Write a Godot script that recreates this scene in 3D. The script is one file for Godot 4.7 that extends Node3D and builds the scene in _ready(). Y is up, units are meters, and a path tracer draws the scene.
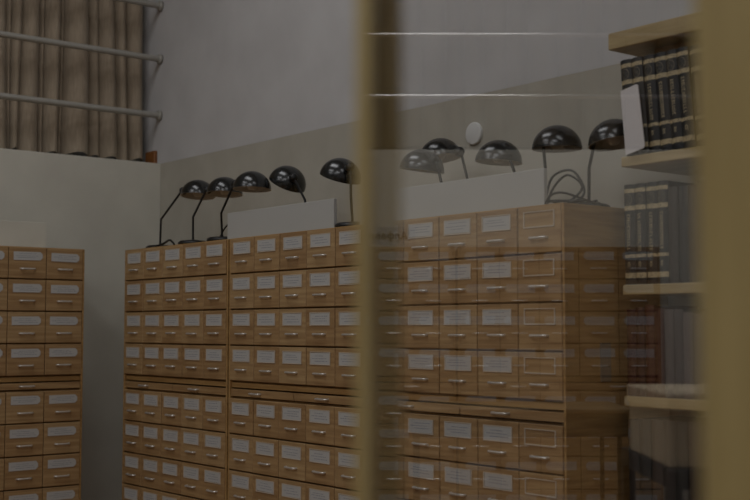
extends Node3D

const CAB_TOP := 1.54
const ROW := 0.12
var rng := RandomNumberGenerator.new()
var M := {}
var mesh_cache := {}
var taken := {}

# ---------------------------------------------------------------- geometry helpers
func mb() -> SurfaceTool:
	var st := SurfaceTool.new()
	st.begin(Mesh.PRIMITIVE_TRIANGLES)
	return st

func tri(st: SurfaceTool, a: Vector3, b: Vector3, c: Vector3, n: Vector3) -> void:
	if (b - a).cross(c - a).dot(n) > 0.0:
		var t := b
		b = c
		c = t
	for v in [a, b, c]:
		st.set_normal(n)
		st.set_uv(Vector2(v.x, v.y))
		st.add_vertex(v)

func quad(st: SurfaceTool, a: Vector3, b: Vector3, c: Vector3, d: Vector3, n: Vector3) -> void:
	tri(st, a, b, c, n)
	tri(st, a, c, d, n)

# quad with texture coordinates: a lower left, b lower right, c upper right, d upper left
func quad_uv(st: SurfaceTool, p: Array, uv: Array, nn: Array) -> void:
	var order := [0, 1, 2, 0, 2, 3]
	if (p[1] - p[0]).cross(p[2] - p[0]).dot(nn[0]) > 0.0:
		order = [0, 2, 1, 0, 3, 2]
	for i in order:
		st.set_normal(nn[i])
		st.set_uv(uv[i])
		st.add_vertex(p[i])

func cbox(st: SurfaceTool, c: Vector3, size: Vector3, ch := 0.0015) -> void:
	var h := size * 0.5
	ch = minf(ch, 0.45 * minf(h.x, minf(h.y, h.z)) * 2.0)
	var inn := h - Vector3(ch, ch, ch)
	for ax in 3:
		var u := (ax + 1) % 3
		var v := (ax + 2) % 3
		for s in [-1.0, 1.0]:
			var n := Vector3.ZERO
			n[ax] = s
			var ps := []
			for q in [[-1, -1], [1, -1], [1, 1], [-1, 1]]:
				var p := Vector3.ZERO
				p[ax] = s * h[ax]
				p[u] = q[0] * inn[u]
				p[v] = q[1] * inn[v]
				ps.append(c + p)
			quad(st, ps[0], ps[1], ps[2], ps[3], n)
		# edges parallel to ax
		for su in [-1.0, 1.0]:
			for sv in [-1.0, 1.0]:
				var n2 := Vector3.ZERO
				n2[u] = su
				n2[v] = sv
				n2 = n2.normalized()
				var pa := Vector3.ZERO
				pa[u] = su * h[u]
				pa[v] = sv * inn[v]
				var pb := Vector3.ZERO
				pb[u] = su * inn[u]
				pb[v] = sv * h[v]
				var e := Vector3.ZERO
				e[ax] = inn[ax]
				quad(st, c + pa - e, c + pb - e, c + pb + e, c + pa + e, n2)
	for sx in [-1.0, 1.0]:
		for sy in [-1.0, 1.0]:
			for sz in [-1.0, 1.0]:
				var s3 := Vector3(sx, sy, sz)
				tri(st, c + Vector3(sx * h.x, sy * inn.y, sz * inn.z), c + Vector3(sx * inn.x, sy * h.y, sz * inn.z), c + Vector3(sx * inn.x, sy * inn.y, sz * h.z), s3.normalized())

# box from two corners
func span(st: SurfaceTool, a: Vector3, b: Vector3, ch := 0.0015) -> void:
	cbox(st, (a + b) * 0.5, (b - a).abs(), ch)

func lathe(st: SurfaceTool, prof: Array, segs: int, xf := Transform3D.IDENTITY) -> void:
	var np := prof.size()
	var nrm := []
	for i in np:
		var a: Vector2 = prof[maxi(i - 1, 0)]
		var b: Vector2 = prof[mini(i + 1, np - 1)]
		var t := (b - a).normalized()
		nrm.append(Vector2(t.y, -t.x))
	for i in np - 1:
		for k in segs:
			var ps := []
			var ns := []
			for q in [[i, k], [i, k + 1], [i + 1, k + 1], [i + 1, k]]:
				var an: float = TAU * q[1] / segs
				var p: Vector2 = prof[q[0]]
				var n: Vector2 = nrm[q[0]]
				ps.append(xf * Vector3(p.x * cos(an), p.y, p.x * sin(an)))
				ns.append((xf.basis * Vector3(n.x * cos(an), n.y, n.x * sin(an))).normalized())
			smooth_quad(st, ps, ns)

func smooth_quad(st: SurfaceTool, ps: Array, ns: Array) -> void:
	var mean: Vector3 = ns[0] + ns[1] + ns[2] + ns[3]
	for t in [[0, 1, 2], [0, 2, 3]]:
		var a: Vector3 = ps[t[0]]
		var b: Vector3 = ps[t[1]]
		var c: Vector3 = ps[t[2]]
		var g := (b - a).cross(c - a)
		if g.length() < 1e-12:
			continue
		var o: Array = t
		if g.dot(mean) > 0.0:
			o = [t[0], t[2], t[1]]
		for i in o:
			st.set_normal(ns[i])
			st.set_uv(Vector2.ZERO)
			st.add_vertex(ps[i])

func tube(st: SurfaceTool, pts: Array, r: float, segs := 8, closed_ends := true) -> void:
	var n := pts.size()
	var rings := []
	var t0: Vector3 = (pts[1] - pts[0]).normalized()
	var up := Vector3.UP if absf(t0.y) < 0.9 else Vector3.RIGHT
	var u := t0.cross(up).normalized()
	for i in n:
		var t: Vector3 = (pts[mini(i + 1, n - 1)] - pts[maxi(i - 1, 0)]).normalized()
		u = (u - t * u.dot(t)).normalized()
		var v := t.cross(u)
		var ring := []
		for k in segs:
			var an := TAU * k / segs
			ring.append([pts[i] + (u * cos(an) + v * sin(an)) * r, u * cos(an) + v * sin(an)])
		rings.append(ring)
	for i in n - 1:
		for k in segs:
			var k2 := (k + 1) % segs
			smooth_quad(st, [rings[i][k][0], rings[i][k2][0], rings[i + 1][k2][0], rings[i + 1][k][0]], [rings[i][k][1], rings[i][k2][1], rings[i + 1][k2][1], rings[i + 1][k][1]])
	if closed_ends:
		for e in [[0, pts[0] - pts[1]], [n - 1, pts[n - 1] - pts[n - 2]]]:
			var nn: Vector3 = e[1].normalized()
			for k in segs:
				tri(st, pts[e[0]], rings[e[0]][k][0], rings[e[0]][(k + 1) % segs][0], nn)

func curve(pts: Array, per := 6) -> Array:
	var out := []
	for i in pts.size() - 1:
		var p0: Vector3 = pts[maxi(i - 1, 0)]
		var p1: Vector3 = pts[i]
		var p2: Vector3 = pts[i + 1]
		var p3: Vector3 = pts[mini(i + 2, pts.size() - 1)]
		for k in per:
			out.append(p1.cubic_interpolate(p2, p0, p3, float(k) / per))
	out.append(pts[-1])
	return out

# polygon in the xy plane extruded from z0 to z1 (counter-clockwise as seen from +z, convex)
func prism(st: SurfaceTool, poly: Array, z0: float, z1: float) -> void:
	var n := poly.size()
	for i in range(1, n - 1):
		for z in [[z0, Vector3.BACK * -1.0], [z1, Vector3.BACK]]:
			tri(st, Vector3(poly[0].x, poly[0].y, z[0]), Vector3(poly[i].x, poly[i].y, z[0]), Vector3(poly[i + 1].x, poly[i + 1].y, z[0]), z[1])
	for i in n:
		var a: Vector2 = poly[i]
		var b: Vector2 = poly[(i + 1) % n]
		var nn := Vector3((b - a).y, -(b - a).x, 0).normalized()
		quad(st, Vector3(a.x, a.y, z0), Vector3(b.x, b.y, z0), Vector3(b.x, b.y, z1), Vector3(a.x, a.y, z1), nn)

# ---------------------------------------------------------------- object helpers
func numbered(called: String) -> String:
	if not taken.has(called):
		taken[called] = 0
		return called
	taken[called] += 1
	return "%s_%03d" % [called, taken[called]]

func inst(called: String, mesh: Mesh, mat: Material, parent: Node3D, at := Vector3.ZERO) -> MeshInstance3D:
	var o := MeshInstance3D.new()
	o.name = numbered(called) if parent == self else called
	o.mesh = mesh
	o.material_override = mat
	parent.add_child(o, true)
	o.position = at
	return o

func part(called: String, st: SurfaceTool, mat: Material, parent: Node3D) -> MeshInstance3D:
	return inst(called, st.commit(), mat, parent)

func tag(o: Node3D, label: String, category: String, group := "") -> void:
	o.set_meta("label", label)
	o.set_meta("category", category)
	if group != "":
		o.set_meta("group", group)

func base(called: String, at: Vector3, turn := 0.0) -> Node3D:
	var o := Node3D.new()
	o.name = numbered(called)
	add_child(o)
	o.position = at
	o.rotation.y = turn
	return o

func struct(called: String, st: SurfaceTool, mat: Material, label: String, category: String) -> MeshInstance3D:
	var o := part(called, st, mat, self)
	o.set_meta("kind", "structure")
	tag(o, label, category)
	return o

# ---------------------------------------------------------------- materials
func flat(c: Color, rough := 0.6, metal := 0.0) -> StandardMaterial3D:
	var m := StandardMaterial3D.new()
	m.albedo_color = c
	m.roughness = rough
	m.metallic = metal
	return m

func noise_image(seed_: int, freq: float, w: int, h: int, octaves := 4) -> Image:
	var n := FastNoiseLite.new()
	n.seed = seed_
	n.frequency = freq
	n.fractal_octaves = octaves
	n.noise_type = FastNoiseLite.TYPE_SIMPLEX_SMOOTH
	return n.get_seamless_image(w, h)

func ramp_texture(img: Image, a: Color, b: Color, contrast := 1.0) -> ImageTexture:
	var out := Image.create(img.get_width(), img.get_height(), false, Image.FORMAT_RGB8)
	for y in img.get_height():
		for x in img.get_width():
			var v := clampf((img.get_pixel(x, y).r - 0.5) * contrast + 0.5, 0.0, 1.0)
			out.set_pixel(x, y, a.lerp(b, v))
	return ImageTexture.create_from_image(out)

func wood(a: Color, b: Color, seed_: int, scale: Vector3, rough := 0.5) -> StandardMaterial3D:
	var m := StandardMaterial3D.new()
	m.albedo_texture = ramp_texture(noise_image(seed_, 0.02, 256, 256, 5), a, b, 1.5)
	m.uv1_triplanar = true
	m.uv1_world_triplanar = true
	m.uv1_scale = scale
	m.roughness = rough
	return m

func plaster(a: Color, b: Color, seed_: int) -> StandardMaterial3D:
	var m := wood(a, b, seed_, Vector3(0.7, 0.7, 0.7), 0.9)
	return m

func card_texture(k: int) -> ImageTexture:
	var r := RandomNumberGenerator.new()
	r.seed = 500 + k
	var im := Image.create(96, 40, false, Image.FORMAT_RGB8)
	im.fill(Color(0.72, 0.725, 0.715))
	for line in 3:
		var y := 9 + line * 9 + r.randi_range(-1, 1)
		var x := 12 + r.randi_range(0, 14) if line != 1 else 8
		var end := 84 - r.randi_range(0, 18)
		while x < end:
			var l := r.randi_range(2, 6)
			im.fill_rect(Rect2i(x, y, l, 2), Color(0.46, 0.48, 0.54))
			x += l + r.randi_range(1, 3)
	im.fill_rect(Rect2i(0, 0, 96, 1), Color(0.72, 0.70, 0.66))
	return ImageTexture.create_from_image(im)

func spine_texture(k: int, cover: Color, gilt: Color) -> ImageTexture:
	var r := RandomNumberGenerator.new()
	r.seed = 900 + k
	var w := 64
	var h := 320
	var im := Image.create(w, h, false, Image.FORMAT_RGB8)
	im.fill(cover)
	for b in [[0.045, 0.085], [0.215, 0.262], [0.70, 0.735], [0.885, 0.94]]:
		var y0 := int(b[0] * h)
		var y1 := int(b[1] * h)
		im.fill_rect(Rect2i(0, y0, w, y1 - y0), gilt)
		for i in 14:   # tooling worn through the gilding
			im.fill_rect(Rect2i(r.randi_range(0, w - 6), r.randi_range(y0, y1 - 2), r.randi_range(2, 7), 2), cover.lerp(gilt, 0.5))
	# emblem: an oval ring with marks in it
	for a in 90:
		var an := TAU * a / 90.0
		im.fill_rect(Rect2i(int(32 + 19 * cos(an)), int(h * 0.15 + 17 * sin(an)), 2, 2), gilt.lerp(cover, 0.35))
	for i in 26:
		im.fill_rect(Rect2i(r.randi_range(20, 42), int(h * 0.15) + r.randi_range(-11, 10), r.randi_range(2, 4), 2), gilt.lerp(cover, 0.45))
	# lettering running up the spine
	var y := int(0.30 * h)
	while y < int(0.66 * h):
		var hh := r.randi_range(5, 9)
		im.fill_rect(Rect2i(24, y, 3, hh), gilt)
		im.fill_rect(Rect2i(24, y, 18, 2), gilt)
		if r.randf() < 0.6:
			im.fill_rect(Rect2i(38, y, 3, hh), gilt)
		if r.randf() < 0.5:
			im.fill_rect(Rect2i(30, y + hh - 2, 10, 2), gilt)
		y += hh + 3
	# volume number
	im.fill_rect(Rect2i(27, int(0.78 * h), 3, 16), gilt)
	im.fill_rect(Rect2i(27 + r.randi_range(6, 9), int(0.78 * h), 3, 16), gilt)
	im.fill_rect(Rect2i(26, int(0.78 * h), 14, 2), gilt)
	return ImageTexture.create_from_image(im)

func make_materials() -> void:
	var g := Vector3(0.5, 11.0, 0.5)
	M.drawer = [
		wood(Color(0.576, 0.453, 0.302), Color(0.678, 0.559, 0.391), 11, g),
		wood(Color(0.556, 0.433, 0.286), Color(0.659, 0.540, 0.376), 12, g),
		wood(Color(0.598, 0.479, 0.325), Color(0.696, 0.585, 0.421), 13, g)]
	M.carcass = wood(Color(0.586, 0.450, 0.270), Color(0.694, 0.559, 0.354), 14, Vector3(0.6, 9.0, 0.6), 0.55)
	M.slot = wood(Color(0.488, 0.366, 0.212), Color(0.567, 0.439, 0.265), 15, g, 0.6)
	M.frame = wood(Color(0.683, 0.607, 0.403), Color(0.784, 0.709, 0.490), 16, Vector3(9.0, 0.5, 9.0), 0.45)
	M.shelf = wood(Color(0.618, 0.543, 0.380), Color(0.718, 0.644, 0.475), 17, Vector3(0.6, 9.0, 9.0), 0.5)
	M.amber = wood(Color(0.469, 0.295, 0.145), Color(0.542, 0.349, 0.180), 18, Vector3(2, 9, 2), 0.45)
	M.steel = flat(Color(0.86, 0.85, 0.83), 0.34, 0.7)
	M.dullsteel = flat(Color(0.62, 0.62, 0.61), 0.42, 0.85)
	M.holder = flat(Color(0.80, 0.76, 0.70), 0.3, 0.25)
	M.pipe = flat(Color(0.66, 0.65, 0.62), 0.35, 0.2)
	M.bright_pipe = flat(Color(0.80, 0.79, 0.77), 0.22, 1.0)
	M.card = []
	for k in 5:
		var c := StandardMaterial3D.new()
		c.albedo_texture = card_texture(k)
		c.roughness = 0.55
		M.card.append(c)
	M.card_edge = flat(Color(0.732, 0.723, 0.706), 0.6)
	M.wall = plaster(Color(0.738, 0.735, 0.735), Color(0.768, 0.765, 0.765), 21)
	M.wall_low = plaster(Color(0.781, 0.772, 0.726), Color(0.812, 0.803, 0.756), 22)
	M.dado = plaster(Color(0.669, 0.651, 0.603), Color(0.704, 0.689, 0.642), 23)
	M.ceiling = plaster(Color(0.80, 0.79, 0.78), Color(0.83, 0.82, 0.81), 24)
	M.floor = wood(Color(0.521, 0.377, 0.255), Color(0.660, 0.490, 0.327), 25, Vector3(0.8, 1, 8.0), 0.4)
	M.black = flat(Color(0.075, 0.085, 0.085), 0.22)
	M.black.metallic_specular = 0.6
	M.blackmatte = flat(Color(0.045, 0.045, 0.048), 0.45)
	M.inner = flat(Color(0.72, 0.70, 0.66), 0.5)
	M.cable = flat(Color(0.05, 0.05, 0.052), 0.5)
	M.board = flat(Color(0.692, 0.696, 0.683), 0.7)
	M.paper = flat(Color(0.84, 0.83, 0.83), 0.7)
	M.slip = flat(Color(0.52, 0.47, 0.40), 0.8)
	M.plate = flat(Color(0.84, 0.84, 0.83), 0.45)
	var cu := wood(Color(0.577, 0.523, 0.447), Color(0.660, 0.599, 0.519), 26, Vector3(30, 2.0, 30), 0.9)
	cu.rim_enabled = true
	cu.rim = 0.25
	cu.rim_tint = 0.6
	M.curtain = cu
	M.dark_curtain = wood(Color(0.30, 0.255, 0.195), Color(0.35, 0.30, 0.23), 28, Vector3(30, 2.0, 30), 0.9)
	M.lettering = flat(Color(0.10, 0.09, 0.08), 0.7)
	M.pages = flat(Color(0.660, 0.610, 0.500), 0.85)
	M.cover = flat(Color(0.105, 0.115, 0.13), 0.5)
	M.spine = []
	for k in 5:
		var s := StandardMaterial3D.new()
		s.albedo_texture = spine_texture(k, Color(0.10, 0.112, 0.125), Color(0.72, 0.66, 0.52))
		s.roughness = 0.5
		M.spine.append(s)
	M.plain = [flat(Color(0.19, 0.165, 0.15), 0.6), flat(Color(0.15, 0.145, 0.14), 0.6), flat(Color(0.23, 0.19, 0.165), 0.6)]
	M.red = [flat(Color(0.232, 0.075, 0.045), 0.5), flat(Color(0.200, 0.062, 0.041), 0.5), flat(Color(0.256, 0.100, 0.058), 0.5)]
	M.grey = [flat(Color(0.34, 0.31, 0.30), 0.7), flat(Color(0.29, 0.265, 0.26), 0.7), flat(Color(0.38, 0.345, 0.33), 0.7)]
	var gl := StandardMaterial3D.new()
	gl.transparency = BaseMaterial3D.TRANSPARENCY_ALPHA
	gl.albedo_color = Color(1, 1, 1, 0.0)
	gl.roughness = 0.0
	gl.refraction_enabled = true
	gl.refraction_scale = 0.103
	M.glass = gl
	M.cart = flat(Color(0.10, 0.125, 0.115), 0.5)
	M.box = flat(Color(0.92, 0.85, 0.71), 0.8)
	M.tabletop = wood(Color(0.52, 0.44, 0.31), Color(0.60, 0.51, 0.37), 27, Vector3(1, 9, 9), 0.5)
	var lp := flat(Color(0.95, 0.95, 0.92), 0.6)
	lp.emission_enabled = true
	lp.emission = Color(0.985, 0.99, 1.0)
	lp.emission_energy_multiplier = 2.0
	M.lamp_panel = lp

# ---------------------------------------------------------------- card catalogue
func drawer_meshes(w: float, clipped: bool) -> Dictionary:
	var key := "%s_%s" % [w, clipped]
	if mesh_cache.has(key):
		return mesh_cache[key]
	var d := {}
	var st := mb()
	cbox(st, Vector3(0, 0, -0.009), Vector3(w - 0.0026, ROW - 0.005, 0.018), 0.0016)
	d.front = st.commit()
	var lw := 0.112 if clipped else 0.098
	var lh := 0.0315 if clipped else 0.0355
	var cy := 0.0255
	# holder: four thin strips round the card
	st = mb()
	span(st, Vector3(-lw / 2 - 0.003, cy - lh / 2 - 0.003, 0.0), Vector3(lw / 2 + 0.003, cy - lh / 2, 0.0022), 0.0004)
	span(st, Vector3(-lw / 2 - 0.003, cy + lh / 2, 0.0), Vector3(lw / 2 + 0.003, cy + lh / 2 + 0.002, 0.0022), 0.0004)
	span(st, Vector3(lw / 2, cy - lh / 2, 0.0), Vector3(lw / 2 + 0.003, cy + lh / 2, 0.0022), 0.0004)
	span(st, Vector3(-lw / 2 - 0.003, cy - lh / 2, 0.0), Vector3(-lw / 2, cy + lh / 2, 0.0022), 0.0004)
	d.holder = st.commit()
	# card with real thickness; the clipped kind has its right corners cut
	st = mb()
	var x0 := -lw / 2
	var x1 := lw / 2
	var y0 := cy - lh / 2
	var y1 := cy + lh / 2
	var cut := 0.009 if clipped else 0.0005
	var poly := [Vector2(x0, y0), Vector2(x1 - cut, y0), Vector2(x1, y0 + cut), Vector2(x1, y1 - cut), Vector2(x1 - cut, y1), Vector2(x0, y1)]
	for i in range(1, 5):
		var ps := [poly[0], poly[i], poly[i + 1]]
		var pv := []
		for p in ps:
			pv.append(Vector3(p.x, p.y, 0.0016))
		if (pv[1] - pv[0]).cross(pv[2] - pv[0]).z > 0:
			pv = [pv[0], pv[2], pv[1]]
		for v in pv:
			st.set_normal(Vector3.BACK)
			st.set_uv(Vector2((v.x - x0) / lw, 1.0 - (v.y - y0) / lh))
			st.add_vertex(v)
	for i in 6:
		var a: Vector2 = poly[i]
		var b: Vector2 = poly[(i + 1) % 6]
		quad_uv(st, [Vector3(a.x, a.y, 0), Vector3(b.x, b.y, 0), Vector3(b.x, b.y, 0.0016), Vector3(a.x, a.y, 0.0016)], [Vector2(0.02, 0.5), Vector2(0.02, 0.5), Vector2(0.02, 0.5), Vector2(0.02, 0.5)], [Vector3((b - a).y, -(b - a).x, 0).normalized(), Vector3((b - a).y, -(b - a).x, 0).normalized(), Vector3((b - a).y, -(b - a).x, 0).normalized(), Vector3((b - a).y, -(b - a).x, 0).normalized()])
	d.card = st.commit()
	d.handle = handle_mesh(-0.0215)
	mesh_cache[key] = d
	return d

func handle_mesh(y: float) -> ArrayMesh:
	var st := mb()
	var hw := 0.027
	tube(st, curve([Vector3(-hw, y, -0.004), Vector3(-hw, y, 0.005), Vector3(-hw + 0.003, y, 0.0092), Vector3(-hw + 0.008, y, 0.0105), Vector3(0, y, 0.011), Vector3(hw - 0.008, y, 0.0105), Vector3(hw - 0.003, y, 0.0092), Vector3(hw, y, 0.005), Vector3(hw, y, -0.004)], 2), 0.0036, 6)
	return st.commit()

# origin: left front foot on the floor; the front faces +z and columns run along +x
func card_cabinet(at: Vector3, turn: float, w: float, lower_rows: int, clipped: bool, empty_column: int, label: String) -> Node3D:
	var c := base("card_cabinet", at, turn)
	tag(c, label, "cabinet", "card catalogue cabinets")
	var side := 0.0075
	var width := 5 * w + 2 * side
	var depth := 0.40
	var band := 0.055
	var shelf_y := CAB_TOP - 4 * ROW
	var low_top := shelf_y - band
	var low_bottom := low_top - lower_rows * ROW
	for s in [0.0, width - side]:
		var st := mb()
		span(st, Vector3(s, low_bottom - 0.02, -depth), Vector3(s + side, CAB_TOP, -0.002), 0.0012)
		part("side_panel", st, M.carcass, c)
	var st2 := mb()
	span(st2, Vector3(side, CAB_TOP - 0.004, -depth), Vector3(width - side, CAB_TOP, -0.001), 0.001)
	part("top_panel", st2, M.carcass, c)
	st2 = mb()
	span(st2, Vector3(side, low_bottom - 0.02, -depth), Vector3(width - side, CAB_TOP - 0.004, -depth + 0.008), 0.001)
	part("back_panel", st2, M.carcass, c)
	# inner frame behind the drawer fronts
	st2 = mb()
	for r in 4:
		span(st2, Vector3(side, CAB_TOP - r * ROW - ROW * 0.96, -depth + 0.008), Vector3(width - side, CAB_TOP - r * ROW - ROW * 0.04, -0.021), 0.001)
	for r in lower_rows:
		span(st2, Vector3(side, low_top - r * ROW - ROW * 0.96, -depth + 0.008), Vector3(width - side, low_top - r * ROW - ROW * 0.04, -0.021), 0.001)
	part("drawer_boxes", st2, M.slot, c)
	# row boards
	for k in 4 + lower_rows + 2:
		var y := 0.0
		if k <= 4:
			y = CAB_TOP - k * ROW
		else:
			y = low_top - (k - 5) * ROW
		if k == 0:
			continue
		st2 = mb()
		span(st2, Vector3(side, y - 0.0022, -depth + 0.008), Vector3(width - side, y + 0.0022, -0.016), 0.0005)
		part("row_board", st2, M.slot, c)
	# base stand
	st2 = mb()
	span(st2, Vector3(0.02, 0.06, -depth + 0.02), Vector3(width - 0.02, low_bottom - 0.02, -0.02), 0.003)
	part("base_cupboard", st2, M.carcass, c)
	for fx in [0.05, width - 0.05]:
		for fz in [-0.06, -depth + 0.06]:
			st2 = mb()
			span(st2, Vector3(fx - 0.02, 0, fz - 0.02), Vector3(fx + 0.02, 0.06, fz + 0.02), 0.003)
			part("leg", st2, M.carcass, c)
	st2 = mb()
	span(st2, Vector3(side, low_top + 0.034, -depth + 0.008), Vector3(width - side, shelf_y - 0.0035, -0.010), 0.001)
	part("shelf_rail", st2, M.carcass, c)
	# two pull-out writing boards
	var pw := (width - 2 * side) / 2.0
	for k in 2:
		st2 = mb()
		var px := side + k * pw
		span(st2, Vector3(px + 0.002, low_top + 0.005, -depth + 0.012), Vector3(px + pw - 0.002, low_top + 0.029, -0.006), 0.001)
		var pb := part("writing_board", st2, M.drawer[1], c)
		var hm: ArrayMesh
		if mesh_cache.has("board_handle"):
			hm = mesh_cache.board_handle
		else:
			hm = handle_mesh(0.0)
			mesh_cache.board_handle = hm
		inst("handle", hm, M.steel, pb, Vector3(px + pw * 0.42, low_top + 0.017, -0.004))
	var dm := drawer_meshes(w, clipped)
	for r in 4 + lower_rows:
		for k in 5:
			var yc := CAB_TOP - (r + 0.5) * ROW
			if r >= 4:
				yc = low_top - (r - 3.5) * ROW
			var push := rng.randf_range(-0.0012, 0.0012)
			var o := inst("drawer", dm.front, M.drawer[rng.randi_range(0, 2)], c, Vector3(side + (k + 0.5) * w, yc, push))
			inst("handle", dm.handle, M.steel, o, Vector3(0, rng.randf_range(-0.0008, 0.0008), 0))
			if not clipped:
				inst("label_holder", dm.holder, M.holder, o)
			if k != empty_column:
				var lc := inst("label_card", dm.card, M.card[rng.randi_range(0, 4)], o, Vector3(rng.randf_range(-0.002, 0.002), rng.randf_range(-0.0012, 0.0012), 0))
				lc.rotation.z = rng.randf_range(-0.012, 0.012)
	return c

# ---------------------------------------------------------------- desk lamp
# points are in metres in the room: foot, elbow of the stem, joint at the shade, middle of the shade's rim; open: where the shade looks
func desk_lamp(foot: Vector3, elbow: Vector3, joint: Vector3, rim: Vector3, open: Vector3, label: String, r := 0.066) -> void:
	var c := base("desk_lamp", foot)
	tag(c, label, "lamp", "black desk lamps on the cabinets")
	elbow -= foot
	joint -= foot
	rim -= foot
	var st := mb()
	lathe(st, [Vector2(0.001, 0.0), Vector2(0.052, 0.0), Vector2(0.055, 0.003), Vector2(0.054, 0.010), Vector2(0.046, 0.015), Vector2(0.012, 0.019), Vector2(0.001, 0.019)], 28)
	part("foot", st, M.blackmatte, c)
	st = mb()
	var a := Vector3(elbow.x, 0.012, elbow.z)
	tube(st, [Vector3(0, 0.012, 0), elbow, elbow.lerp(joint, 0.5), joint], 0.0042, 8)
	part("stem", st, M.blackmatte, c)
	# shade: half globe, open on one side, with thickness
	var yax := -open.normalized()
	var xax := yax.cross(Vector3(0.3, 0.1, 1)).normalized()
	var xf := Transform3D(Basis(xax, yax, xax.cross(yax)), rim)
	var prof := []
	for i in 13:
		var t := PI / 2 * i / 12.0
		prof.append(Vector2(maxf(r * cos(t), 0.0005), 0.96 * r * sin(t)))
	st = mb()
	lathe(st, prof, 32, xf)
	var sh := part("lamp_shade", st, M.black, c)
	st = mb()
	var ip := [Vector2(r, 0.0), Vector2(r - 0.002, -0.0005)]
	for i in 10:
		var t := PI / 2 * i / 9.0
		ip.append(Vector2(maxf((r - 0.0025) * cos(t), 0.0005), 0.94 * r * sin(t)))
	lathe(st, ip, 32, xf)
	part("shade_lining", st, M.inner, sh)
	# bulb socket inside and the knuckle between stem and shade
	st = mb()
	lathe(st, [Vector2(0.0005, -0.002), Vector2(0.012, 0.0), Vector2(0.019, 0.012), Vector2(0.019, 0.026), Vector2(0.012, 0.036), Vector2(0.009, 0.055)], 16, xf)
	part("bulb", st, M.inner, sh)
	st = mb()
	var to_shade := (rim + yax * r * 0.45 - joint)
	var kx := to_shade.normalized()
	var ku := kx.cross(Vector3.UP).normalized()
	var kt := Transform3D(Basis(ku, kx, ku.cross(kx)), joint - kx * 0.008)
	lathe(st, [Vector2(0.0005, 0.0), Vector2(0.011, 0.002), Vector2(0.0145, 0.008), Vector2(0.0145, 0.02), Vector2(0.010, 0.027), Vector2(0.009, to_shade.length())], 16, kt)
	part("joint_knuckle", st, M.blackmatte, c)

# ---------------------------------------------------------------- books
func book_meshes(t: float, h: float, d: float) -> Array:
	var key := "book_%.3f_%.3f_%.3f" % [t, h, d]
	if mesh_cache.has(key):
		return mesh_cache[key]
	var bulge := minf(0.006, t * 0.25)
	var st := mb()
	var n := 8
	for i in n:
		var ps := []
		var ns := []
		var uv := []
		for q in [[i, 0], [i + 1, 0], [i + 1, 1], [i, 1]]:
			var u: float = float(q[0]) / n
			var an := (u - 0.5) * 2.0
			ps.append(Vector3((u - 0.5) * t, q[1] * h, bulge * (1.0 - an * an) - bulge))
			ns.append(Vector3(an * 0.7, 0, 1).normalized())
			uv.append(Vector2(u, 1.0 - q[1]))
		quad_uv(st, ps, uv, ns)
	var spine := st.commit()
	st = mb()
	for s in [-1.0, 1.0]:
		cbox(st, Vector3(s * (t / 2 - 0.0014), h / 2, -d / 2 - bulge), Vector3(0.0028, h, d), 0.0008)
	# spine board that closes the cover behind the printed spine
	cbox(st, Vector3(0, h / 2, -bulge - 0.0015), Vector3(t - 0.005, h - 0.001, 0.0028), 0.0005)
	var cover := st.commit()
	st = mb()
	cbox(st, Vector3(0, h / 2, -d / 2 - bulge - 0.001), Vector3(t - 0.0058, h - 0.008, d - 0.012), 0.001)
	var pages := st.commit()
	mesh_cache[key] = [spine, cover, pages]
	return mesh_cache[key]

func book(at: Vector3, t: float, h: float, d: float, lean: float, spine_mat: Material, cover_mat: Material, label: String, group: String) -> void:
	var b := base("book", at)
	b.rotation.z = lean
	tag(b, label, "book", group)
	var ms := book_meshes(t, h, d)
	inst("spine", ms[0], spine_mat, b)
	inst("cover", ms[1], cover_mat, b)
	inst("pages", ms[2], M.pages, b)

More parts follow.
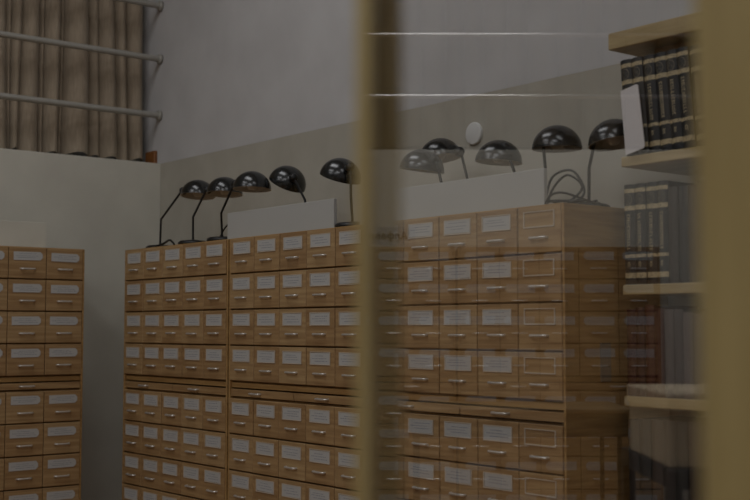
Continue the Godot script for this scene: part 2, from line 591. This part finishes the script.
# ---------------------------------------------------------------- curtain: a sheet with real folds and thickness
# folds: positions along the rod where the cloth dives back; local x runs along the rod, z is towards the room
func curtain(called: String, at: Vector3, turn: float, folds: Array, y0: float, y1: float, seed_: int, cloth: Material, label: String) -> void:
	var r := RandomNumberGenerator.new()
	r.seed = seed_
	var xs := []
	var last_lean := 0.0
	for i in folds.size() - 1:
		var a: float = folds[i]
		var b: float = folds[i + 1]
		var amp := clampf((b - a) * 0.95, 0.026, 0.075) * r.randf_range(0.75, 1.2)
		var lean := r.randf_range(-0.022, 0.022) if i > 0 else 0.0
		var skew := r.randf_range(0.75, 1.35)
		var hem := r.randf_range(-0.004, 0.016)
		if i == folds.size() - 2:
			lean = 0.0
		for k in 10:
			var u := k / 10.0
			xs.append([a + (b - a) * u, amp * pow(maxf(sin(PI * pow(u, skew)), 0.0), 0.55), hem * sin(PI * u), lerpf(last_lean, lean, u)])
		last_lean = lean
	xs.append([folds[-1], 0.0, 0.0, last_lean])
	var rows := 14
	var pos := func(i: int, j: int, off: float) -> Vector3:
		var v := float(j) / rows
		var e: Array = xs[i]
		var y: float = lerpf(y0 + e[2], y1, v)
		var sway: float = 0.010 * sin(3.1 * v + e[0] * 9.0) * (1.0 - 0.4 * v)
		return Vector3(e[0] + sway * 0.6 + e[3] * pow(1.0 - v, 1.5), y, e[1] * (1.0 - 0.25 * v) + sway * 0.5 + off)
	var st := mb()
	for i in xs.size() - 1:
		for j in rows:
			for off in [0.0, -0.003]:
				var ps := [pos.call(i, j, off), pos.call(i + 1, j, off), pos.call(i + 1, j + 1, off), pos.call(i, j + 1, off)]
				var ns := []
				for q in [[i, j], [i + 1, j], [i + 1, j + 1], [i, j + 1]]:
					var l: Vector3 = pos.call(maxi(q[0] - 1, 0), q[1], 0.0)
					var rr: Vector3 = pos.call(mini(q[0] + 1, xs.size() - 1), q[1], 0.0)
					var nn := (rr - l).cross(Vector3.UP) * -1.0
					if nn.z < 0:
						nn = -nn
					ns.append(nn.normalized() if off == 0.0 else -nn.normalized())
				smooth_quad(st, ps, ns)
		quad(st, pos.call(i, 0, 0.0), pos.call(i + 1, 0, 0.0), pos.call(i + 1, 0, -0.003), pos.call(i, 0, -0.003), Vector3.DOWN)
	var o := base(called, at, turn)
	tag(o, label, "curtain")
	part("cloth", st, cloth, o)

func pipe_rail(a: Vector3, b: Vector3, r: float, mat: Material, label: String, group: String) -> void:
	var o := base("pipe_rail", a)
	tag(o, label, "rail", group)
	var st := mb()
	tube(st, [Vector3.ZERO, (b - a) * 0.5, b - a], r, 14)
	part("pipe", st, mat, o)
	var dir := (b - a).normalized()
	var u := dir.cross(Vector3.UP).normalized()
	for e in [[Vector3.ZERO, dir], [b - a, -dir]]:
		var xf := Transform3D(Basis(u, e[1], u.cross(e[1])), e[0])
		st = mb()
		lathe(st, [Vector2(0.0005, 0.0), Vector2(r * 1.7, 0.0), Vector2(r * 1.7, 0.010), Vector2(r * 1.5, 0.014), Vector2(r * 0.9, 0.015)], 18, xf)
		part("flange", st, mat, o)

# ---------------------------------------------------------------- ceiling lamps: glowing panel and a light of its size just below
func ceiling_lamp(at: Vector3, size: Vector2, energy: float, label: String) -> void:
	var o := base("ceiling_lamp", at)
	tag(o, label, "lamp", "ceiling lamps")
	var st := mb()
	cbox(st, Vector3(0, -0.03, 0), Vector3(size.x + 0.04, 0.06, size.y + 0.04), 0.004)
	part("housing", st, M.plate, o)
	st = mb()
	cbox(st, Vector3(0, -0.064, 0), Vector3(size.x, 0.008, size.y), 0.002)
	part("diffuser_lamp", st, M.lamp_panel, o)
	var l := AreaLight3D.new()
	l.name = "panel_light"
	l.area_size = size
	l.light_energy = energy
	l.light_color = Color(0.985, 0.99, 1.0)
	l.shadow_enabled = true
	l.area_range = 14.0
	add_child(l)
	l.position = at + Vector3(0, -0.075, 0)
	l.rotation.x = -PI / 2

func _ready() -> void:
	rng.seed = 77
	# ---- camera, sky, light, exposure
	var cam := Camera3D.new()
	cam.name = "camera"
	add_child(cam)
	cam.position = Vector3(4.2323, 1.2352, 2.1672)
	cam.rotation = Vector3(deg_to_rad(3.755), deg_to_rad(51.117), 0)
	var lens := CameraAttributesPhysical.new()
	lens.frustum_focal_length = 57.6
	lens.frustum_focus_distance = 3.7
	lens.exposure_aperture = 3.4
	cam.attributes = lens
	cam.fov = rad_to_deg(2.0 * atan(250.0 / 1200.0))
	cam.near = 0.05
	cam.current = true
	var env := Environment.new()
	env.background_mode = Environment.BG_COLOR
	env.background_color = Color(0, 0, 0)
	env.tonemap_mode = Environment.TONE_MAPPER_LINEAR
	env.tonemap_exposure = 0.31
	env.sdfgi_enabled = true
	env.ssao_enabled = true
	env.ssil_enabled = true
	var we := WorldEnvironment.new()
	we.name = "world"
	we.environment = env
	add_child(we)
	make_materials()
	var lamp_names := ["nearest the back wall's cabinets", "above the bookshelf end of the back wall", "over the middle of the room", "over the glass fronted bookcase", "near the far cabinets", "above the far wall's end"]
	for k in 6:
		ceiling_lamp(Vector3(1.1 + 2.7 * (k % 2), 3.9, 0.9 + 1.9 * (k / 2)), Vector2(1.5, 0.6), [3.2, 1.9, 3.7, 4.7, 4.4, 5.3][k], "white ceiling lamp panel " + lamp_names[k])
	build_room()
	build_cabinets()
	build_lamps()
	build_shelving()
	build_glass_case()
	build_far_side()
	build_small()

func build_room() -> void:
	var X0 := -0.493
	var X1 := 5.6
	var Z0 := -0.42
	var Z1 := 5.83
	var H := 3.9
	var top := 1.968   # parapet and paint line
	var open_top := 3.15
	var t := 0.2
	var st := mb()
	span(st, Vector3(X0 - 1.0, -0.1, Z0 - 1.0), Vector3(X1 + t, 0, Z1 + 1.0), 0.001)
	struct("floor", st, M.floor, "brown wooden floor of the catalogue room", "floor")
	st = mb()
	span(st, Vector3(X0 - 1.0, H, Z0 - 1.0), Vector3(X1 + t, H + 0.1, Z1 + 1.0), 0.001)
	struct("ceiling", st, M.ceiling, "white plaster ceiling of the catalogue room", "ceiling")
	# back wall: white above, beige paint below
	st = mb()
	span(st, Vector3(X0 - 1.0, top, Z0 - t), Vector3(X1 + t, H, Z0), 0.0005)
	var wb := struct("wall_back", st, M.wall, "long plaster wall painted white above and beige below", "wall")
	st = mb()
	span(st, Vector3(X0 - 1.0, 0, Z0 - t), Vector3(X1 + t, top, Z0), 0.0005)
	part("painted_dado", st, M.dado, wb)
	# left wall: parapet, opening above with curtain
	st = mb()
	span(st, Vector3(X0 - 0.12, 0, Z0), Vector3(X0, top, Z1), 0.002)
	var wl := struct("wall_left", st, M.wall_low, "white plaster wall with a wide curtained opening above it", "wall")
	st = mb()
	span(st, Vector3(X0 - 0.12, open_top, Z0), Vector3(X0, H, Z1), 0.002)
	part("wall_above_opening", st, M.wall, wl)
	st = mb()
	span(st, Vector3(X0 - 1.0, 0, Z0), Vector3(X0 - 0.9, H, Z1 + 1.0), 0.001)
	part("niche_back", st, M.wall_low, wl)
	# front wall, opposite the cabinets (mirrored in the glass)
	st = mb()
	span(st, Vector3(X0, 0, Z1), Vector3(X1, top, Z1 + 0.12), 0.002)
	var wf := struct("wall_front", st, M.wall_low, "white plaster wall with a railed opening, mirrored in the glass", "wall")
	st = mb()
	span(st, Vector3(X0, open_top, Z1), Vector3(X1, H, Z1 + 0.12), 0.002)
	part("wall_above_opening", st, M.wall, wf)
	st = mb()
	span(st, Vector3(X0 - 0.9, 0, Z1 + 0.9), Vector3(X1 + t, H, Z1 + 1.0), 0.001)
	part("niche_back", st, M.wall_low, wf)
	st = mb()
	span(st, Vector3(X1, 0, Z0), Vector3(X1 + t, H, Z1 + 1.0), 0.001)
	struct("wall_right", st, M.wall, "plain white plaster wall behind the photographer", "wall")
	# amber wooden end of the window frame at the foot of the curtain
	st = mb()
	span(st, Vector3(-0.612, 1.90, Z0), Vector3(-0.525, 2.030, Z0 + 0.016), 0.003)
	span(st, Vector3(-0.70, 1.90, Z0), Vector3(-0.67, 1.98, Z0 + 1.4), 0.003)
	struct("trim_1", st, M.amber, "amber wooden frame corner at the foot of the curtain", "window frame")
	# curtains
	var folds := []
	for p in [0.375, 0.288, 0.225, 0.144, 0.092, -0.014, -0.036, -0.108, -0.13, -0.192, -0.239, -0.275, -0.33, -0.385, -0.45, -0.50, -0.58, -0.63, -0.71, -0.78, -0.83, -0.92, -0.99]:
		folds.append(-p)
	var left_folds := []
	# local x runs towards -z when the sheet faces +x
	for i in range(folds.size() - 1, -1, -1):
		left_folds.append(-folds[i])
	curtain("curtain", Vector3(-0.655, 0, -0.03), PI / 2, left_folds, 1.984, 3.3, 5, M.curtain, "greyish brown pleated curtain behind pipe rails, above white parapet wall")
	var ff := []
	var x := -2.6
	while x < 2.5:
		ff.append(x)
		x += rng.randf_range(0.05, 0.12)
	curtain("curtain", Vector3(3.0, 0, Z1 + 0.15), PI, ff, 1.998, 3.3, 6, M.dark_curtain, "dark brown curtain above the far wall, mirrored in the glass")
	# rails
	var k := 0
	for y in [2.185, 2.440, 2.682]:
		pipe_rail(Vector3(-0.505, y, Z0), Vector3(-0.505, y, Z1), 0.0135, M.pipe, ["lowest grey pipe rail crossing the curtain", "middle grey pipe rail crossing the curtain", "topmost grey pipe rail crossing the curtain, cut by the picture edge"][k], "pipe rails before the curtain")
		k += 1
	k = 0
	for y in [2.185, 2.44, 2.682]:
		pipe_rail(Vector3(X0, y, Z1 - 0.02), Vector3(X1, y, Z1 - 0.02), 0.0115, M.bright_pipe, ["lower bright pipe rail mirrored in the glass", "upper bright pipe rail mirrored in the glass", "topmost pipe rail of the far wall opposite the cabinets"][k], "pipe rails of the far wall")
		k += 1

func build_cabinets() -> void:
	var w := 0.1475
	var pitch := 5 * w + 0.0252
	var names := ["wooden card catalogue cabinet under the three lamps in the corner", "wooden card catalogue cabinet between the corner one and the glass door edge", "wooden card catalogue cabinet seen through the glass, nearest the bookshelves"]
	for k in 3:
		card_cabinet(Vector3(k * pitch - 0.0075, 0, 0), 0, w, 5, false, 4 if k == 2 else -1, names[k])
	var w2 := 0.1475
	card_cabinet(Vector3(-0.055, 0, 0.143 + 5 * w2 + 0.015), PI / 2, w2, 5, true, -1, "wooden card catalogue cabinet with clipped labels, under the curtain")
	card_cabinet(Vector3(-0.055, 0, 0.143 + 10 * w2 + 0.040), PI / 2, w2, 5, true, -1, "wooden card catalogue cabinet further along the curtained wall")
	# the far row, mirrored in the glass
	card_cabinet(Vector3(4.71, 0, 5.41), PI, w2, 5, true, -1, "wooden card catalogue cabinet mirrored in the glass before the bookshelves")
	card_cabinet(Vector3(4.71 - 5 * w2 - 0.025, 0, 5.41), PI, w2, 5, true, -1, "wooden card catalogue cabinet mirrored at the glass door's thin stile, under the lettering")

func build_lamps() -> void:
	var f := func(x: float, z: float) -> Vector3: return Vector3(x, CAB_TOP + 0.0003, z)
	desk_lamp(f.call(0.1095, -0.09), Vector3(0.115, 1.657, -0.09), Vector3(0.220, 1.760, -0.12), Vector3(0.272, 1.738, -0.16), Vector3(0.06, -1, 0.10), "black desk lamp standing closest to the room corner")
	desk_lamp(f.call(0.411, -0.06), Vector3(0.410, 1.643, -0.06), Vector3(0.458, 1.738, -0.085), Vector3(0.512, 1.723, -0.13), Vector3(0.05, -1, 0.08), "black desk lamp, second from the room corner")
	desk_lamp(f.call(0.616, -0.058), Vector3(0.621, 1.641, -0.050), Vector3(0.704, 1.736, -0.05), Vector3(0.787, 1.711, -0.07), Vector3(0.02, -1, 0.05), "black desk lamp, third from the corner, beside the white board's end")
	desk_lamp(f.call(0.965, -0.18), Vector3(0.945, 1.669, -0.18), Vector3(0.915, 1.745, -0.155), Vector3(0.838, 1.7335, -0.18), Vector3(-0.62, -1, 0.05), "black desk lamp with tilted shade, behind the shorter white board")
	desk_lamp(f.call(1.362, -0.06), Vector3(1.360, 1.635, -0.055), Vector3(1.352, 1.728, -0.06), Vector3(1.262, 1.705, -0.088), Vector3(-0.42, -1, 0.0), "black desk lamp with upright stem next to the wooden stile")
	desk_lamp(f.call(1.720, -0.12), Vector3(1.70, 1.65, -0.12), Vector3(1.675, 1.722, -0.12), Vector3(1.614, 1.694, -0.12), Vector3(-0.15, -1, 0.05), "pale looking desk lamp in front of another, first behind the glass")
	desk_lamp(f.call(1.640, -0.29), Vector3(1.628, 1.68, -0.29), Vector3(1.61, 1.765, -0.28), Vector3(1.53, 1.752, -0.27), Vector3(0.15, -1, -0.05), "black desk lamp half hidden behind the paler one, behind the glass")
	desk_lamp(f.call(1.925, -0.2), Vector3(1.91, 1.67, -0.2), Vector3(1.893, 1.735, -0.185), Vector3(1.850, 1.700, -0.2), Vector3(-0.05, -1, 0.05), "black desk lamp behind the longer white board, beneath the round plate")
	desk_lamp(f.call(2.052, -0.17), Vector3(2.055, 1.655, -0.17), Vector3(2.060, 1.745, -0.155), Vector3(2.088, 1.708, -0.18), Vector3(0.0, -1, 0.0), "black desk lamp at the longer white board's end")
	desk_lamp(f.call(2.178, -0.2), Vector3(2.180, 1.65, -0.2), Vector3(2.207, 1.738, -0.2), Vector3(2.252, 1.706, -0.215), Vector3(0.18, -1, 0.0), "black desk lamp in the cable tangle beside the books")

func shelf_books(x: float, y: float, x_end: float, t: float, h: float, lean: float, spine: Array, cover: Array, labels: Array, group: String, jitter := 0.0) -> void:
	var k := 0
	while x + t / 2 < x_end:
		var hh := h + (snappedf(rng.randf_range(-jitter, jitter), 0.004))
		book(Vector3(x + t / 2, y, -0.150 - snappedf(rng.randf_range(0, 0.006), 0.001)), t, hh, 0.17, lean, spine[k % spine.size()], cover[k % cover.size()], labels[mini(k, labels.size() - 1)], group)
		x += t + 0.0012
		k += 1

func build_shelving() -> void:
	var o := base("bookshelf", Vector3(2.327, 0, -0.42))
	tag(o, "light wooden open bookshelf full of dark volumes, beside the card cabinets", "bookshelf")
	var xr := 0.62
	for y in [0.755, 1.047, 1.317, 1.632]:
		var st := mb()
		span(st, Vector3(0, y, 0.0), Vector3(xr, y + 0.025, 0.272), 0.002)
		part("shelf", st, M.shelf, o)
	var st2 := mb()
	span(st2, Vector3(-0.036, 1.930, 0.0), Vector3(xr + 0.02, 1.972, 0.272), 0.002)
	part("top_board", st2, M.shelf, o)
	st2 = mb()
	span(st2, Vector3(xr, 0, 0), Vector3(xr + 0.02, 1.930, 0.27), 0.002)
	part("side_panel", st2, M.shelf, o)
	st2 = mb()
	span(st2, Vector3(0.06, 0, 0.0), Vector3(0.085, 1.930, 0.02), 0.002)
	part("rear_post", st2, M.shelf, o)
	st2 = mb()
	span(st2, Vector3(0.05, 1.905, 0.03), Vector3(xr, 1.930, 0.20), 0.002)
	part("stiffening_board", st2, M.slot, o)
	var g1 := "gilt volumes on the upper shelf"
	var names: Array = ["first", "second", "third", "fourth", "fifth", "sixth", "seventh", "eighth", "ninth", "tenth", "eleventh", "twelfth"]
	var l1 := []
	var l2 := []
	for n in names:
		l1.append("navy volume with gilt bands, upper shelf, %s from the shelf's open end" % n)
		l2.append("navy volume with gilt bands, second shelf, %s from the shelf's open end" % n)
	l1[0] = "navy volume with gilt bands behind the white card, upper shelf"
	shelf_books(2.340, 1.6588, 2.76, 0.0325, 0.240, 0.075, M.spine, [M.cover], l1, g1)
	shelf_books(2.329, 1.3425, 2.452, 0.0318, 0.245, 0.0, M.spine, [M.cover], l2, "gilt volumes on the second shelf")
	var l3 := []
	var l4 := []
	var l5 := []
	for n in names:
		l3.append("plain dark brown volume, second shelf, %s after the gilt volumes" % n)
		l4.append("dark red volume, third shelf, %s from the shelf's open end" % n)
		l5.append("thin grey brown volume, third shelf, %s after the red volumes" % n)
	shelf_books(2.4605, 1.3425, 2.76, 0.026, 0.232, 0.0, M.plain, M.plain, l3, "plain volumes on the second shelf", 0.006)
	shelf_books(2.329, 1.0725, 2.436, 0.027, 0.215, 0.0, M.red, M.red, l4, "red volumes on the third shelf", 0.004)
	shelf_books(2.444, 1.0725, 2.76, 0.026, 0.205, 0.0, M.grey, M.grey, l5, "grey volumes on the third shelf", 0.008)
	var l6 := []
	for n in names:
		l6.append("dark brown volume, lowest shelf in view, %s from its open end" % n)
	shelf_books(2.329, 0.7805, 2.72, 0.034, 0.235, 0.0, M.plain, M.plain, l6, "volumes on the lowest shelf", 0.006)

func build_glass_case() -> void:
	# door leaf swung open before the camera; local x runs from the free edge to the hinge, +z faces the photographer
	var turn := deg_to_rad(25.56)
	var p := Vector3(3.647, 0, 1.698)
	var o := base("glazed_bookcase", p, turn)
	tag(o, "wooden bookcase with its narrow glass door swung open, blurred", "bookcase")
	var y0 := 0.10
	var y1 := 1.575
	var T := 0.046
	var wg := 0.201
	var door := Node3D.new()
	door.name = "door"
	o.add_child(door)
	var st := mb()
	span(st, Vector3(-0.0105, y0, -T), Vector3(0.0, y1, 0.003), 0.0015)
	span(st, Vector3(-0.004, y0, -0.0175), Vector3(0.0015, y1, -T + 0.0005), 0.0006)
	part("free_stile", st, M.frame, door)
	st = mb()
	span(st, Vector3(wg, y0, -T), Vector3(wg + 0.084, y1, 0.004), 0.003)
	part("hinge_stile", st, M.frame, door)
	for e in [[y0, y0 + 0.09], [y1 - 0.09, y1]]:
		st = mb()
		span(st, Vector3(0.0, e[0], -T), Vector3(wg, e[1], 0.003), 0.002)
		part("rail", st, M.frame, door)
	st = mb()
	span(st, Vector3(0.0002, y0 + 0.09, -0.004), Vector3(wg - 0.0002, y1 - 0.09, 0.0), 0.0002)
	part("glass_pane", st, M.glass, door)
	for hy in [0.3, 1.3]:
		st = mb()
		lathe(st, [Vector2(0.0005, 0.0), Vector2(0.006, 0.0), Vector2(0.006, 0.07), Vector2(0.0005, 0.07)], 12, Transform3D(Basis(), Vector3(wg + 0.09, hy, -T)))
		part("hinge", st, M.dullsteel, door)
	# carcass behind the hinge, in the room's own directions
	var back := Basis(Vector3.UP, -turn)
	var hinge := Vector3(wg + 0.105, 0, -T)
	var add := func(called: String, a: Vector3, b: Vector3) -> void:
		var s := mb()
		span(s, a, b, 0.002)
		var q := part(called, s, M.frame, o)
		q.transform = Transform3D(back, hinge)
	add.call("side_panel", Vector3(0, 0, -0.02), Vector3(0.34, 1.62, 0.0))
	add.call("side_panel", Vector3(0, 0, -0.62), Vector3(0.34, 1.62, -0.60))
	add.call("back_panel", Vector3(0.33, 0, -0.60), Vector3(0.34, 1.62, -0.02))
	for y in [0.08, 0.45, 0.82, 1.19, 1.60]:
		add.call("shelf", Vector3(0.0, y, -0.60), Vector3(0.33, y + 0.02, -0.02))

func build_far_side() -> void:
	# lettered strip on the far cabinets, mirrored in the glass
	var o := base("catalogue_sign", Vector3(3.80, CAB_TOP, 5.44), PI)
	tag(o, "whitish strip sign with black Cyrillic lettering, mirrored in the glass", "sign")
	var st := mb()
	span(st, Vector3(0, 0, -0.006), Vector3(0.78, 0.078, 0.0), 0.001)
	part("strip", st, M.board, o)
	var tm := TextMesh.new()
	tm.text = "Алфавитный каталог"
	var fnt := SystemFont.new()
	fnt.font_names = PackedStringArray(["Droid Sans"])
	fnt.font_weight = 700
	tm.font = fnt
	tm.font_size = 32
	tm.pixel_size = 0.00118
	tm.depth = 0.002
	tm.horizontal_alignment = HORIZONTAL_ALIGNMENT_LEFT
	tm.vertical_alignment = VERTICAL_ALIGNMENT_BOTTOM
	inst("lettering", tm, M.lettering, o, Vector3(0.03, 0.022, 0.001))
	# standing-height table
	var t := base("consulting_table", Vector3(3.75, 0, 4.52))
	tag(t, "narrow beige topped table with dark apron, mirrored low in the glass", "table")
	st = mb()
	span(st, Vector3(0, 0.985, 0), Vector3(0.66, 1.0, 0.34), 0.003)
	part("table_top", st, M.tabletop, t)
	st = mb()
	span(st, Vector3(0.01, 0.915, 0.01), Vector3(0.65, 0.985, 0.33), 0.002)
	part("apron", st, M.cart, t)
	for x in [0.02, 0.62]:
		for z in [0.02, 0.30]:
			st = mb()
			span(st, Vector3(x, 0, z), Vector3(x + 0.012, 0.915, z + 0.012), 0.001)
			part("leg", st, M.cart, t)
	# book cart
	var c := base("book_cart", Vector3(4.150, 0, 3.02))
	tag(c, "dark green book cart with slatted front, mirrored beside the wide stile", "book cart")
	for y in [0.25, 0.62, 0.96]:
		st = mb()
		span(st, Vector3(0, y, 0), Vector3(0.60, y + 0.035, 0.40), 0.003)
		part("shelf", st, M.cart, c)
	for x in [0.0, 0.575]:
		for z in [0.0, 0.375]:
			st = mb()
			span(st, Vector3(x, 0.09, z), Vector3(x + 0.025, 0.96, z + 0.025), 0.002)
			part("post", st, M.cart, c)
			st = mb()
			lathe(st, [Vector2(0.0005, -0.014), Vector2(0.04, -0.014), Vector2(0.045, -0.008), Vector2(0.045, 0.008), Vector2(0.04, 0.014), Vector2(0.0005, 0.014)], 18, Transform3D(Basis(Vector3.RIGHT, PI / 2), Vector3(x + 0.0125, 0.045, z + 0.0125)))
			part("caster", st, M.blackmatte, c)
	for k in 9:
		st = mb()
		span(st, Vector3(0.04 + k * 0.06, 0.66, 0.004), Vector3(0.075 + k * 0.06, 0.96, 0.016), 0.002)
		part("slat", st, M.plain[2], c)
	var b := base("cardboard_box", Vector3(4.155, 0.995, 3.03))
	tag(b, "beige cardboard box on the dark cart, mirrored beside the wide stile", "box")
	st = mb()
	span(st, Vector3(0, 0, 0), Vector3(0.42, 0.125, 0.32), 0.004)
	part("carton", st, M.box, b)
	st = mb()
	span(st, Vector3(-0.004, 0.095, -0.004), Vector3(0.424, 0.130, 0.324), 0.003)
	part("lid", st, M.box, b)

func build_small() -> void:
	# white boards standing on the cabinets
	var st := mb()
	span(st, Vector3(0.690, CAB_TOP, -0.045), Vector3(1.303, CAB_TOP + 0.094, -0.033), 0.001)
	tag(part("white_board_strip", st, M.board, self), "white card strip standing before the tilted lamp on the cabinet", "board", "white strips on the cabinets")
	st = mb()
	span(st, Vector3(1.43, CAB_TOP, -0.045), Vector3(2.178, CAB_TOP + 0.096, -0.033), 0.001)
	tag(part("white_board_strip", st, M.board, self), "white card strip on the cabinet behind the glass, beside the cables", "board", "white strips on the cabinets")
	st = mb()
	span(st, Vector3(-0.300, CAB_TOP, 0.20), Vector3(-0.288, CAB_TOP + 0.115, 0.86), 0.001)
	tag(part("white_board_strip", st, M.wall_low, self), "pale board standing on the cabinet under the curtain", "board", "white strips on the cabinets")
	# round plate on the wall
	st = mb()
	lathe(st, [Vector2(0.036, 0.0), Vector2(0.036, 0.006), Vector2(0.031, 0.010), Vector2(0.0005, 0.011)], 28, Transform3D(Basis(Vector3.RIGHT, PI / 2), Vector3(1.524, 1.845, -0.42)))
	tag(part("wall_plate", st, M.plate, self), "small round white plate on the beige part of the wall", "plate")
	# white card before the first volume
	var w := base("white_card", Vector3(2.351, 1.6585, -0.140))
	w.rotation.z = 0.085
	tag(w, "tall white card leaning on the first gilt volume, upper shelf", "card")
	st = mb()
	prism(st, [Vector2(0.0, 0.0), Vector2(0.055, 0.006), Vector2(0.059, 0.012), Vector2(0.054, 0.163), Vector2(0.049, 0.166), Vector2(0.0, 0.160)], 0.0, 0.0025)
	part("sheet", st, M.paper, w)
	# slip on the cabinet side
	st = mb()
	span(st, Vector3(2.2705, 1.105, -0.168), Vector3(2.272, 1.200, -0.128), 0.0002)
	tag(part("paper_slip", st, M.slip, self), "upright pale paper slip on the side of the last cabinet", "paper")
	# cables
	var cable := func(called_label: String, pts: Array, r: float) -> void:
		var s := mb()
		tube(s, curve(pts, 6), r, 6)
		tag(part("power_cable", s, M.cable, self), called_label, "cable", "lamp cables")
	var y := CAB_TOP + 0.004
	cable.call("thin black cable arching up behind the corner lamps' feet", [Vector3(0.48, y, -0.13), Vector3(0.485, y + 0.035, -0.135), Vector3(0.53, y + 0.07, -0.14), Vector3(0.585, y + 0.05, -0.14), Vector3(0.60, y, -0.14)], 0.003)
	cable.call("black cable lying between the corner lamps' feet", [Vector3(0.18, y, -0.03), Vector3(0.23, y + 0.012, -0.04), Vector3(0.29, y + 0.020, -0.03), Vector3(0.325, y + 0.010, -0.024), Vector3(0.345, y, -0.02)], 0.004)
	var r2 := RandomNumberGenerator.new()
	r2.seed = 31
	var loops := [
		[Vector3(2.10, y, -0.12), Vector3(2.12, y + 0.055, -0.13), Vector3(2.16, y + 0.085, -0.14), Vector3(2.20, y + 0.05, -0.15), Vector3(2.17, y + 0.01, -0.12), Vector3(2.12, y + 0.02, -0.10), Vector3(2.09, y, -0.10)],
		[Vector3(2.13, y, -0.085), Vector3(2.15, y + 0.075, -0.092), Vector3(2.21, y + 0.088, -0.10), Vector3(2.245, y + 0.04, -0.105), Vector3(2.235, y + 0.012, -0.095), Vector3(2.18, y + 0.012, -0.07), Vector3(2.12, y + 0.012, -0.055)],
		[Vector3(2.188, y, -0.025), Vector3(2.205, y + 0.022, -0.03), Vector3(2.232, y + 0.026, -0.04), Vector3(2.255, y + 0.015, -0.07), Vector3(2.262, y, -0.14)]]
	var ln := ["black cable looped high behind the glass, near the strip's end", "black cable looped wide beside the last desk lamp", "black cable lying along the cabinet's front edge behind glass"]
	for i in 3:
		cable.call(ln[i], loops[i], 0.0032)
	for i in 4:
		var pts := []
		for k in 9:
			pts.append(Vector3(2.09 + 0.020 * k + r2.randf_range(-0.012, 0.012), y + r2.randf_range(0.0, 0.014), -0.10 - 0.022 * i + r2.randf_range(-0.015, 0.015)))
		cable.call("black cable heaped flat by the last desk lamp's foot, %s of four" % ["foremost", "second", "third", "rearmost"][i], pts, 0.0035)
